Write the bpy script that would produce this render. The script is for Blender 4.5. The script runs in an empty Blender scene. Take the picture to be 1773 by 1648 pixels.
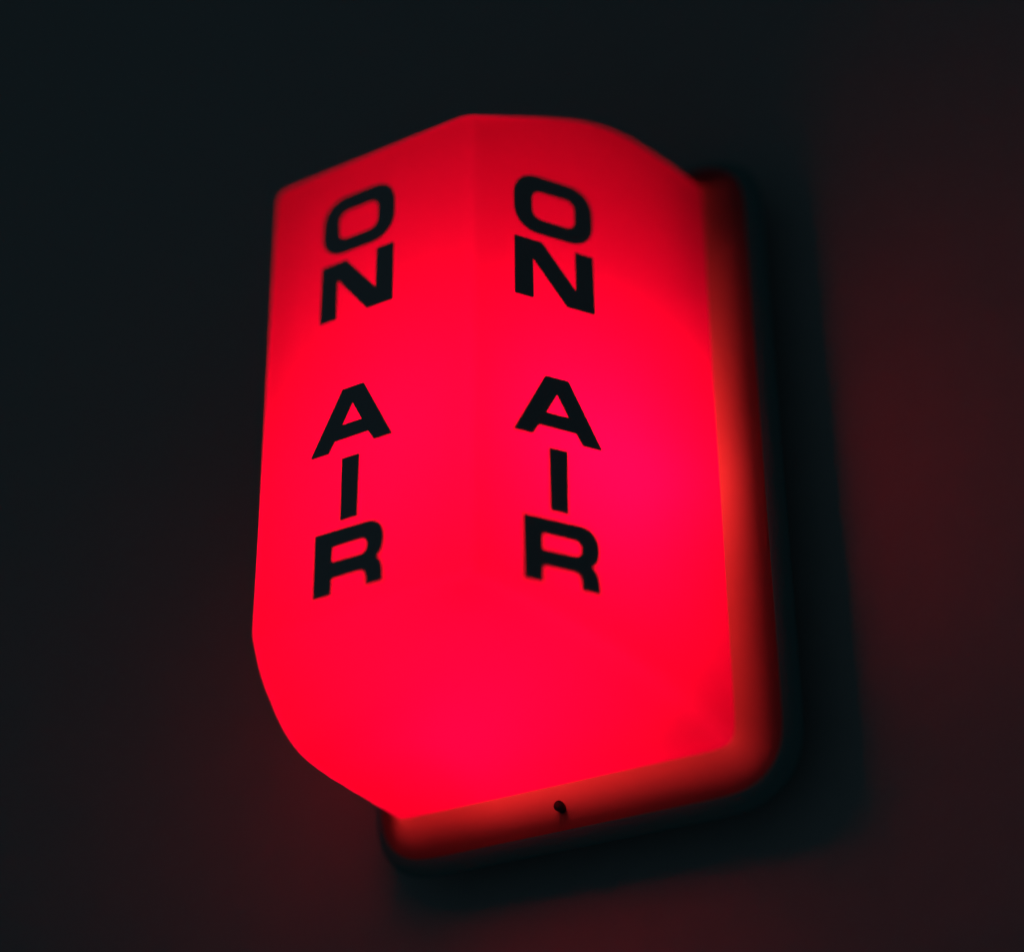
import bpy, bmesh, math
from mathutils import Matrix, Vector

# ------------------------------------------------------------------ set-up
S = 0.06                       # metres per drawing unit of the lamp
sc = bpy.context.scene
C = sc.collection

ORIGIN = Vector((0.0, 0.0, 2.0))          # lamp reference point (between the A and the I of the front text)
def W(u, d, z):                           # lamp coordinates (along wall, towards wall, up) -> world
    return ORIGIN + Vector((u, d, z)) * S

# camera: below and to the right of the lamp, looking up at it
cam_d = bpy.data.cameras.new('camera')
cam = bpy.data.objects.new('camera', cam_d)
C.objects.link(cam)
sc.camera = cam
YAW, PITCH, ROLL = 0.5664776, 0.4882892, -0.0083519
fw = Vector((-math.sin(YAW) * math.cos(PITCH), math.cos(YAW) * math.cos(PITCH), math.sin(PITCH)))
rt = Vector((math.cos(YAW), math.sin(YAW), 0.0))
up = rt.cross(fw)
r2 = rt * math.cos(ROLL) + up * math.sin(ROLL)
u2 = up * math.cos(ROLL) - rt * math.sin(ROLL)
M = Matrix((r2, u2, -fw)).transposed().to_4x4()
M.translation = W(5.43278, -7.03897, -4.64661)
cam.matrix_world = M
cam_d.sensor_fit = 'HORIZONTAL'
cam_d.sensor_width = 36.0
cam_d.lens = 36.0 * 3470.5 / 1773.0
cam_d.clip_start = 0.01
cam_d.clip_end = 100.0
cam_d.dof.use_dof = True
cam_d.dof.focus_distance = 10.2 * S
cam_d.dof.aperture_fstop = 1.9

# dark room: only a faint bluish ambient light
world = bpy.data.worlds.new('World')
sc.world = world
world.use_nodes = True
bg = world.node_tree.nodes['Background']
bg.inputs['Color'].default_value = (0.36, 0.73, 1.0, 1.0)
bg.inputs['Strength'].default_value = 0.053

sc.view_settings.view_transform = 'Standard'
sc.view_settings.look = 'None'
sc.view_settings.exposure = 0.0
sc.view_settings.gamma = 1.0
sc.view_settings.use_curve_mapping = False
sc.render.engine = 'CYCLES'
sc.cycles.use_denoising = True
sc.cycles.max_bounces = 10
sc.cycles.diffuse_bounces = 8
sc.cycles.transmission_bounces = 8
sc.cycles.sample_clamp_indirect = 0.0

# ------------------------------------------------------------------ materials
def new_mat(name):
    m = bpy.data.materials.new(name)
    m.use_nodes = True
    nt = m.node_tree
    nt.nodes.clear()
    return m, nt, nt.nodes.new('ShaderNodeOutputMaterial')

def principled(name, col, rough=0.5, spec=0.3, bump=0.0, scale=200.0, var=0.0, metal=0.0):
    m, nt, out = new_mat(name)
    b = nt.nodes.new('ShaderNodeBsdfPrincipled')
    b.inputs['Base Color'].default_value = (*col, 1)
    b.inputs['Roughness'].default_value = rough
    b.inputs['Specular IOR Level'].default_value = spec
    b.inputs['Metallic'].default_value = metal
    nt.links.new(b.outputs[0], out.inputs['Surface'])
    if bump or var:
        tc = nt.nodes.new('ShaderNodeTexCoord')
        no = nt.nodes.new('ShaderNodeTexNoise')
        no.inputs['Scale'].default_value = scale
        no.inputs['Detail'].default_value = 6.0
        nt.links.new(tc.outputs['Object'], no.inputs['Vector'])
        if bump:
            bp = nt.nodes.new('ShaderNodeBump')
            bp.inputs['Strength'].default_value = bump
            bp.inputs['Distance'].default_value = 0.001
            nt.links.new(no.outputs['Fac'], bp.inputs['Height'])
            nt.links.new(bp.outputs[0], b.inputs['Normal'])
        if var:
            rp = nt.nodes.new('ShaderNodeMixRGB')
            rp.inputs[1].default_value = (*[c * (1 - var) for c in col], 1)
            rp.inputs[2].default_value = (*[c * (1 + var) for c in col], 1)
            nt.links.new(no.outputs['Fac'], rp.inputs[0])
            nt.links.new(rp.outputs[0], b.inputs['Base Color'])
    return m

MAT_WALL = principled('dark_painted_plaster', (0.215, 0.19, 0.17), 0.9, 0.1, bump=0.25, scale=90.0, var=0.06)
MAT_LETTER = principled('black_vinyl', (0.17, 0.14, 0.13), 0.7, 0.4)
MAT_TRAY = principled('shadow_toned_steel', (0.06, 0.115, 0.105), 0.8, 0.1)  # blue-green colour stands in for shadow: it absorbs the red glow
MAT_WHITE = principled('white_reflector', (0.78, 0.78, 0.76), 0.7, 0.2)
MAT_SCREW = principled('dark_screw', (0.02, 0.02, 0.02), 0.55, 0.2)
MAT_SOCKET = principled('socket_bakelite', (0.04, 0.04, 0.04), 0.4, 0.4)
MAT_BLOCKER = principled('white_light_blocker', (0.42, 0.42, 0.40), 0.8, 0.1)

# translucent red plastic: light reaches the eye only by passing through it from the bulb
def red_plastic(name, t, d, mix, green=0.0006):
    m, nt, out = new_mat(name)
    tr = nt.nodes.new('ShaderNodeBsdfTranslucent')
    tr.inputs['Color'].default_value = (0.95 * t, green * t, 0.032 * t, 1)
    df = nt.nodes.new('ShaderNodeBsdfDiffuse')
    df.inputs['Color'].default_value = (0.55 * d, 0.003 * d, 0.015 * d, 1)
    mx = nt.nodes.new('ShaderNodeMixShader')
    mx.inputs[0].default_value = mix
    gl = nt.nodes.new('ShaderNodeBsdfGlossy')
    gl.inputs['Roughness'].default_value = 0.35
    mg = nt.nodes.new('ShaderNodeMixShader')
    nt.links.new(tr.outputs[0], mx.inputs[1])
    nt.links.new(df.outputs[0], mx.inputs[2])
    mg.inputs[0].default_value = 0.03
    nt.links.new(mx.outputs[0], mg.inputs[1])
    nt.links.new(gl.outputs[0], mg.inputs[2])
    nt.links.new(mg.outputs[0], out.inputs['Surface'])
    return m
MAT_SHADE = red_plastic('translucent_red_plastic', 1.0, 1.0, 0.42)
MAT_RIM = red_plastic('thick_red_plastic', 0.70, 0.45, 0.45, 0.028)

def bulb_mat(strength):
    m, nt, out = new_mat('lit_bulb')
    em = nt.nodes.new('ShaderNodeEmission')
    em.inputs['Color'].default_value = (1.0, 0.86, 0.80, 1)
    em.inputs['Strength'].default_value = strength
    nt.links.new(em.outputs[0], out.inputs['Surface'])
    return m
BULBS = [((0.32, 0.84, 0.30), bulb_mat(74.0)), ((0.0, 0.94, -0.50), bulb_mat(38.0)), ((0.70, 1.08, 0.06), bulb_mat(39.0))]

# ------------------------------------------------------------------ helpers
def link_mesh(name, me, mat, parent=None, smooth=False):
    o = bpy.data.objects.new(name, me)
    if mat is not None and not me.materials:
        me.materials.append(mat)
    C.objects.link(o)
    if parent is not None:
        o.parent = parent
    if smooth:
        for p in me.polygons:
            p.use_smooth = True
    return o

def bm_mesh(bm, name):
    bmesh.ops.recalc_face_normals(bm, faces=bm.faces)
    me = bpy.data.meshes.new(name)
    bm.to_mesh(me)
    bm.free()
    return me

def lerp_table(t, x):
    """smooth (Catmull-Rom) curve through a table of (x, y)"""
    n = len(t)
    if x <= t[0][0]:
        return t[0][1]
    if x >= t[-1][0]:
        (a, va), (b, vb) = t[-2], t[-1]
        return vb + (vb - va) / (b - a) * (x - b)
    k = max(m for m in range(n - 1) if t[m][0] <= x)
    def slope(m):
        a, b = max(0, m - 1), min(n - 1, m + 1)
        return (t[b][1] - t[a][1]) / (t[b][0] - t[a][0])
    (a, va), (b, vb) = t[k], t[k + 1]
    h = b - a
    u = (x - a) / h
    return ((2 * u ** 3 - 3 * u ** 2 + 1) * va + (u ** 3 - 2 * u ** 2 + u) * h * slope(k)
            + (-2 * u ** 3 + 3 * u ** 2) * vb + (u ** 3 - u ** 2) * h * slope(k + 1))

# ------------------------------------------------------------------ the wall behind
D = 1.27          # depth of the shade, front panel to rim
WALL_D = 1.27 + 0.47
bm = bmesh.new()
bmesh.ops.create_grid(bm, x_segments=2, y_segments=2, size=2.5)
wall = link_mesh('wall', bm_mesh(bm, 'wall'), MAT_WALL)
wall.matrix_world = Matrix.Translation(W(0, WALL_D, 0)) @ Matrix.Rotation(math.pi / 2, 4, 'X')
wall['kind'] = 'structure'
wall['label'] = 'dark plain wall behind the lamp, faintly lit red'

# ------------------------------------------------------------------ the lamp
lamp = bpy.data.objects.new('on_air_lamp', None)
C.objects.link(lamp)
lamp.location = ORIGIN
lamp.scale = (S, S, S)
lamp.empty_display_size = 0.5
lamp['label'] = 'glowing red wall lamp with ON AIR in black letters on two faces'
lamp['category'] = 'lamp'

COS, SIN = math.cos(math.radians(60.843)), math.sin(math.radians(60.843))
UL, UC = -0.610, 0.712        # left side and front corner of the shade, along the wall
COT = COS / SIN

# edge curves of the shade against depth
BOT_L = [(0, -0.68), (.08, -.855), (.20, -1.010), (.32, -1.122), (.44, -1.183), (.64, -1.222), (.90, -1.245), (1.27, -1.270)]
BOT_R = [(0, -0.66), (.2, -.715), (.475, -.803), (.75, -.934), (.99, -1.066), (1.08, -1.13), (1.18, -1.215), (1.27, -1.262)]
TOP_R = [(0, 2.05), (.153, 2.105), (.327, 2.172), (.505, 2.232), (.641, 2.267), (.741, 2.277), (.851, 2.270), (.96, 2.238), (1.098, 2.180), (1.218, 2.122), (1.29, 2.08)]
TOP_L = [(0, 2.05), (.2, 2.10), (.5, 2.17), (.75, 2.20), (1.0, 2.17), (1.29, 2.08)]

def make_shade():
    bm = bmesh.new()
    N, K = 90, 10
    rings = []
    for i in range(N + 1):
        d = 1.36 * i / N
        x0, x1 = UL, UC + d * COT
        zb0, zb1 = lerp_table(BOT_L, d), lerp_table(BOT_R, d)
        zt0, zt1 = lerp_table(TOP_L, d), lerp_table(TOP_R, d)
        q = [(x0, zb0), (x1, zb1), (x1, zt1), (x0, zt0)]
        q = [Vector(c) for c in q]
        rad = [.04, .03 + .06 * min(1, d / 1.27) ** 2, .06, .07]      # corner roundings: BL, BR, TR, TL
        pts = []
        for m in range(4):
            p0, p1, p2 = q[m - 1], q[m], q[(m + 1) % 4]
            a, b = (p0 - p1).normalized() * rad[m], (p2 - p1).normalized() * rad[m]
            for k in range(7):
                t = k / 6
                pts.append((p1 + a) * (1 - t) ** 2 + p1 * 2 * t * (1 - t) + (p1 + b) * t * t)
            n2 = (p1 + b, p2 + (p1 - p2).normalized() * rad[(m + 1) % 4])
            for k in range(1, K):
                pts.append(n2[0].lerp(n2[1], k / K))
        ring = [bm.verts.new((c.x, d, c.y)) for c in pts]
        rings.append(ring)
    n = len(rings[0])
    for r0, r1 in zip(rings, rings[1:]):
        for k in range(n):
            bm.faces.new((r0[k], r0[(k + 1) % n], r1[(k + 1) % n], r1[k]))
    bm.faces.new(rings[0])
    bm.faces.new(rings[-1])
    me = bm_mesh(bm, 'shade_solid')
    o = bpy.data.objects.new('shade_solid', me)
    C.objects.link(o)
    rm = o.modifiers.new('r', 'REMESH')
    rm.mode = 'VOXEL'
    rm.voxel_size = 0.016
    sm = o.modifiers.new('s', 'SMOOTH')
    sm.factor = 0.5
    sm.iterations = 60
    dg = bpy.context.evaluated_depsgraph_get()
    me2 = bpy.data.meshes.new_from_object(o.evaluated_get(dg))
    bpy.data.objects.remove(o)
    bm = bmesh.new()
    bm.from_mesh(me2)
    bmesh.ops.bisect_plane(bm, geom=bm.verts[:] + bm.edges[:] + bm.faces[:], plane_co=(0, D, 0), plane_no=(0, 1, 0), clear_outer=True)
    me3 = bpy.data.meshes.new('shade')
    bm.to_mesh(me3)
    bm.free()
    return me3

shade = link_mesh('shade', make_shade(), MAT_SHADE, lamp, smooth=True)
shade['label'] = 'translucent red plastic shade lit from inside'

# ---- letters (flat black vinyl), drawn in the panel's own coordinates
def arc(cx, cy, rx, ry, a0, a1, n=16, e=2.0):
    r = []
    for i in range(n + 1):
        a = math.radians(a0 + (a1 - a0) * i / n)
        c, s = math.cos(a), math.sin(a)
        r.append((cx + rx * math.copysign(abs(c) ** (2 / e), c), cy + ry * math.copysign(abs(s) ** (2 / e), s)))
    return r

def round_rect(x, y0, y1, rx, ry, e=2.2):
    return (arc(x - rx, y1 - ry, rx, ry, 0, 90, e=e) + arc(-x + rx, y1 - ry, rx, ry, 90, 180, e=e)
            + arc(-x + rx, y0 + ry, rx, ry, 180, 270, e=e) + arc(x - rx, y0 + ry, rx, ry, 270, 360, e=e))

LETTERS = [
    ('letter_o', [round_rect(.235, 1.440, 1.802, .150, .150), round_rect(.130, 1.525, 1.709, .062, .062)]),
    ('letter_n', [[(-.233, 1.384), (-.074, 1.384), (.128, 1.137), (.128, 1.384), (.233, 1.384), (.233, 1.034), (.072, 1.034),
                   (-.130, 1.281), (-.130, 1.034), (-.233, 1.034)]]),
    ('letter_a', [[(-.065, .580), (.065, .580), (.251, .232), (.143, .232), (.1065, .2925), (-.1065, .2925), (-.143, .232), (-.251, .232)],
                  [(0, .494), (.067, .369), (-.067, .369)]]),
    ('letter_i', [[(-.051, .173), (.051, .173), (.051, -.173), (-.051, -.173)]]),
    ('letter_r', [[(-.203, -.223)] + [(.110, -.223)] + arc(.110, -.338, .108, .115, 85, -25, 14, 2.3)
                  + [(.201, -.409), (.177, -.432), (.197, -.449), (.210, -.475), (.217, -.515), (.219, -.567), (.116, -.567), (.114, -.522), (.108, -.498), (.098, -.486), (.079, -.479),
                     (-.094, -.479), (-.095, -.567), (-.203, -.567)],
                  [(-.096, -.308), (.078, -.308)] + arc(.078, -.350, .040, .042, 80, -80, 10, 2.3) + [(.078, -.392), (-.096, -.392)]]),
]
def fillet(pts, r):
    """round every sharp corner a little"""
    outp = []
    n = len(pts)
    for i in range(n):
        p0, p1, p2 = Vector(pts[i - 1]), Vector(pts[i]), Vector(pts[(i + 1) % n])
        a, b = p0 - p1, p2 - p1
        if a.length < 1e-6 or b.length < 1e-6:
            continue
        if a.angle(b) > math.radians(135):
            outp.append(tuple(p1)); continue
        k = min(r, a.length * .4, b.length * .4)
        pa, pb = p1 + a.normalized() * k, p1 + b.normalized() * k
        for t in (0, .33, .67, 1):
            outp.append(tuple(pa * (1 - t) ** 2 + p1 * 2 * t * (1 - t) + pb * t * t))
    return outp

def grow(pts, w, miter=False):
    """push a closed outline outwards (w > 0) or inwards along its normals"""
    n = len(pts)
    area = sum(pts[k - 1][0] * pts[k][1] - pts[k][0] * pts[k - 1][1] for k in range(n))
    sg = 1 if area > 0 else -1
    res = []
    for k in range(n):
        p, a, b = Vector(pts[k]), Vector(pts[k - 1]), Vector(pts[(k + 1) % n])
        e0, e1 = (p - a), (b - p)
        if e0.length < 1e-6 or e1.length < 1e-6:
            res.append(tuple(p)); continue
        e0.normalize(); e1.normalize()
        m = Vector((e0.y + e1.y, -e0.x - e1.x))
        m = m.normalized() if m.length > 1e-4 else Vector((e0.y, -e0.x))
        f = 1 / max(.3, m.dot(Vector((e0.y, -e0.x)))) if miter else 1
        res.append(tuple(p + m * sg * w * f))
    return res

def letter_mesh(name, loops):
    if len(loops) == 1:            # no counter: one polygon, given thickness
        pts = fillet(grow(loops[0], 0.0028, True), 0.007)
        bm = bmesh.new()
        top = [bm.verts.new((x, y, .0025)) for x, y in pts]
        bot = [bm.verts.new((x, y, -.0025)) for x, y in pts]
        f = [bm.faces.new(top), bm.faces.new(bot)]
        for k in range(len(pts)):
            bm.faces.new((top[k - 1], top[k], bot[k], bot[k - 1]))
        bmesh.ops.triangulate(bm, faces=f, ngon_method='EAR_CLIP')
        return bm_mesh(bm, name)
    cu = bpy.data.curves.new(name, 'CURVE')
    cu.dimensions = '2D'
    cu.fill_mode = 'BOTH'
    cu.extrude = 0.0025
    for li, lp in enumerate(loops):
        clean = []
        for p in lp:
            if not clean or (Vector(p) - Vector(clean[-1])).length > 1e-4:
                clean.append(p)
        if (Vector(clean[0]) - Vector(clean[-1])).length < 1e-4:
            clean.pop()
        clean = grow(fillet(clean, 0.007), 0.0028 if li == 0 else -0.0028)
        sp = cu.splines.new('POLY')
        sp.points.add(len(clean) - 1)
        for q, p in zip(sp.points, clean):
            q.co = (p[0], p[1], 0, 1)
        sp.use_cyclic_u = True
    o = bpy.data.objects.new(name, cu)
    C.objects.link(o)
    dg = bpy.context.evaluated_depsgraph_get()
    me = bpy.data.meshes.new_from_object(o.evaluated_get(dg))
    bpy.data.objects.remove(o)
    me.materials.clear()
    return me

GAP = 0.006
front = Matrix(((1, 0, 0, 0), (0, 0, -1, -GAP), (0, 1, 0, 0), (0, 0, 0, 1)))
sx, so, sz = 0.4927, GAP, -0.0536
side = Matrix(((COS, 0, SIN, UC + sx * COS + so * SIN), (SIN, 0, -COS, sx * SIN - so * COS), (0, 1, 0, sz), (0, 0, 0, 1)))
for name, loops in LETTERS:
    me = letter_mesh(name, loops)
    for mtx in (front, side):
        o = link_mesh('letter', me, MAT_LETTER, shade)
        o.matrix_local = mtx
        o['label'] = 'black capital %s on the red shade' % name[-1].upper()

# ---- rim and tray that the shade is screwed to
def rounded_outline(x0, x1, z0, z1, r, n=10):
    pts = []
    for cx, cz, a0 in ((x1 - r, z1 - r, 0), (x0 + r, z1 - r, 90), (x0 + r, z0 + r, 180), (x1 - r, z0 + r, 270)):
        for i in range(n + 1):
            a = math.radians(a0 + 90 * i / n)
            pts.append((cx + r * math.cos(a), cz + r * math.sin(a)))
    return pts

def lofted_plate(name, rings, cap_back=True):
    """rings: list of (inset, depth) for an outline shrunk by inset"""
    bm = bmesh.new()
    vr = []
    for (x0, x1, z0, z1, r, d) in rings:
        vr.append([bm.verts.new((x, d, z)) for x, z in rounded_outline(x0, x1, z0, z1, r)])
    n = len(vr[0])
    for a, b in zip(vr, vr[1:]):
        for k in range(n):
            bm.faces.new((a[k], a[(k + 1) % n], b[(k + 1) % n], b[k]))
    bm.faces.new(vr[0])
    bm.faces.new(vr[-1])
    return bm_mesh(bm, name)

x0, x1, z0, z1 = UL + .015, UC + D * COT - .015, -1.25, 2.055   # where the skirt grows out of the shade
FLARE, FW = 0.14, 0.27        # depth and width of the skirt
X0, X1, Z0, Z1 = x0 - FW, x1 + FW, z0 - FW, z1 + FW
TJ = 0.70                      # the red skirt ends here and the dark frame goes on
def flare_d(t):
    return FLARE * (1 - (1 - min(1, t / .75)) ** 2.0) + .07 * max(0, (t - .66) / .34) ** 2
def shade_edge():
    """the shade's own edge where it meets the skirt, as a smooth closed loop with outward normals"""
    bm = bmesh.new()
    bm.from_mesh(shade.data)
    nxt = {}
    for e in bm.edges:
        if e.is_boundary and all(abs(v.co.y - D) < .003 for v in e.verts):
            a, b = e.verts[0].index, e.verts[1].index
            nxt.setdefault(a, []).append(b)
            nxt.setdefault(b, []).append(a)
    bm.verts.ensure_lookup_table()
    start = next(iter(nxt))
    loop, prev, cur = [start], None, start
    while True:
        cand = [v for v in nxt[cur] if v != prev]
        if not cand or cand[0] == start:
            break
        prev, cur = cur, cand[0]
        loop.append(cur)
    P = [Vector((bm.verts[k].co.x, bm.verts[k].co.z)) for k in loop]
    bm.free()
    if sum(P[m - 1].x * P[m].y - P[m].x * P[m - 1].y for m in range(len(P))) < 0:
        P.reverse()
    N = len(P)
    Q = P
    for _ in range(30):
        Q = [(Q[m - 1] + Q[m] * 2 + Q[(m + 1) % N]) / 4 for m in range(N)]
    nr = []
    for m in range(N):
        t_ = Q[(m + 4) % N] - Q[m - 4]
        nr.append(Vector((t_.y, -t_.x)).normalized())
    for _ in range(12):
        nr = [(nr[m - 1] + nr[m] * 2 + nr[(m + 1) % N]).normalized() for m in range(N)]
    return P, Q, nr
EDGE_RAW, EDGE, EDGE_N = shade_edge()
def outline_t(t, d, ins=0.0):
    return [(p.x + n.x * (FW * t - ins), d, p.y + n.y * (FW * t - ins)) for p, n in zip(EDGE, EDGE_N)]
def strip(rings):
    bm = bmesh.new()
    vr = [[bm.verts.new(p) for p in r] for r in rings]
    n = len(vr[0])
    for a, b in zip(vr, vr[1:]):
        for k in range(n):
            bm.faces.new((a[k], a[(k + 1) % n], b[(k + 1) % n], b[k]))
    return bm
rim = link_mesh('mounting_rim', bm_mesh(strip([[(p.x, D, p.y) for p in EDGE_RAW]] + [outline_t(TJ * k / 10, D + flare_d(TJ * k / 10)) for k in range(1, 11)]), 'mounting_rim'), MAT_RIM, lamp, smooth=True)
if sum(p.normal.y * p.area for p in rim.data.polygons) > 0:
    rim.data.flip_normals()
rim['label'] = 'dim red flared skirt of the shade with a small screw'

# dark frame with a rolled edge added to block inside light and fade the rim to dark, and the tray between it and the wall
FB = D + FLARE
ts = [TJ - .06 + (1.06 - TJ) * k / 10 for k in range(11)]
rings = [outline_t(TJ - .06, FB + .05), ] + [outline_t(t, D + flare_d(t) + (.004 if t < TJ else .001)) for t in ts] + [outline_t(0.98, FB + .09), outline_t(0.25, WALL_D - .001)]
frame = link_mesh('blocking_frame', bm_mesh(strip(rings + [outline_t(0.1, WALL_D - .001), rings[0]]), 'blocking_frame'), MAT_TRAY, lamp, smooth=True)
i = .10
tray = link_mesh('back_tray', lofted_plate('back_tray', [(X0 + i, X1 - i, Z0 + i, Z1 - i, .16, FB + .06), (X0 + i, X1 - i, Z0 + i, Z1 - i, .16, FB + .10)]), MAT_TRAY, lamp)

# white reflector inside the shade, unseen, added to bounce the bulb light
i = .04
refl = link_mesh('reflector', lofted_plate('reflector', [(x0 + i, x1 - i, z0 + i, 1.0, .05, FB - .01), (x0 + i, x1 - i, z0 + i, 1.0, .05, FB + .058)]), MAT_WHITE, lamp)

# unseen box added to keep bulb light off the upper rim
link_mesh('rim_light_blocker', lofted_plate('rim_light_blocker', [(-.45, 1.20, 1.30, 1.96, .06, 1.21), (-.45, 1.20, 1.30, 1.96, .06, FB + .058)]), MAT_WHITE, lamp)

# screw head in the rim under the shade
bm = bmesh.new()
prof = [(.027, 0.05), (.027, -.006), (.022, -.013), (.011, -.016)]
ringsv = []
for r, d in prof:
    ringsv.append([bm.verts.new((r * math.cos(2 * math.pi * k / 24), d, r * math.sin(2 * math.pi * k / 24))) for k in range(24)])
for a, b in zip(ringsv, ringsv[1:]):
    for k in range(24):
        bm.faces.new((a[k], a[(k + 1) % 24], b[(k + 1) % 24], b[k]))
bm.faces.new(ringsv[-1])
bm.faces.new(ringsv[0])
screw = link_mesh('screw', bm_mesh(bm, 'screw'), MAT_SCREW, rim, smooth=True)
ST = 0.30                      # how far down the skirt the screw sits
screw.location = (0.37, D + flare_d(ST) - .022, min(p.y for p in EDGE if abs(p.x - .37) < .1) - FW * ST)

# unseen added lining on the side turned away, keeps bulb light off that wall
bm = bmesh.new()
ds = [.20 + (D - .22) * k / 24 for k in range(25)]
prof = [(d, -.10) for d in ds] + [(d, lerp_table(TOP_L, d) - .05) for d in reversed(ds)]
va = [bm.verts.new((UL + .02, d, z)) for d, z in prof]
vb = [bm.verts.new((UL + .035, d, z)) for d, z in prof]
bm.faces.new(va)
bm.faces.new(vb)
for k in range(len(va)):
    bm.faces.new((va[k], va[(k + 1) % len(va)], vb[(k + 1) % len(va)], vb[k]))
blocker = link_mesh('side_light_blocker', bm_mesh(bm, 'side_light_blocker'), MAT_BLOCKER, lamp)

# the same lining under the top, added to dim the glow above
bm = bmesh.new()
grid = []
for d in [.24 + .96 * k / 8 for k in range(9)]:
    xa, xb = UL + .07, UC + d * COT - .07
    za, zb = lerp_table(TOP_L, d), lerp_table(TOP_R, d)
    grid.append([(xa, d, za - .07), (xb, d, zb - .07), (xb, d, zb - .055), (xa, d, za - .055)])
vs = [[bm.verts.new(p) for p in g] for g in grid]
for a, b in zip(vs, vs[1:]):
    for k in range(4):
        bm.faces.new((a[k], a[(k + 1) % 4], b[(k + 1) % 4], b[k]))
bm.faces.new(vs[0])
bm.faces.new(vs[-1])
link_mesh('top_light_blocker', bm_mesh(bm, 'top_light_blocker'), MAT_BLOCKER, lamp)

# bulb and socket
def lathe(prof, n=20):
    bm = bmesh.new()
    vs = []
    for r, z in prof:
        vs.append([bm.verts.new((r * math.cos(2 * math.pi * k / n), r * math.sin(2 * math.pi * k / n), z)) for k in range(n)])
    for a, b in zip(vs, vs[1:]):
        for k in range(n):
            bm.faces.new((a[k], a[(k + 1) % n], b[(k + 1) % n], b[k]))
    bm.faces.new(vs[0])
    bm.faces.new(vs[-1])
    return bm
BULB_PROF = [(.06, -.17), (.10, -.12), (.13, -.04), (.14, .03), (.12, .10), (.075, .155), (.03, .175)]
SOCKET_PROF = [(.09, -.40), (.11, -.38), (.11, -.21), (.09, -.165)]
bulb_me = bm_mesh(lathe(BULB_PROF), 'bulb')
sock_me = bm_mesh(lathe(SOCKET_PROF), 'bulb_socket')
for pos, mat in BULBS:
    me = bulb_me.copy()
    b = link_mesh('bulb', me, mat, lamp, smooth=True)
    b.location = pos
    b.rotation_euler = (math.pi / 2, 0, 0)
    k = link_mesh('bulb_socket', sock_me, MAT_SOCKET, b, smooth=True)
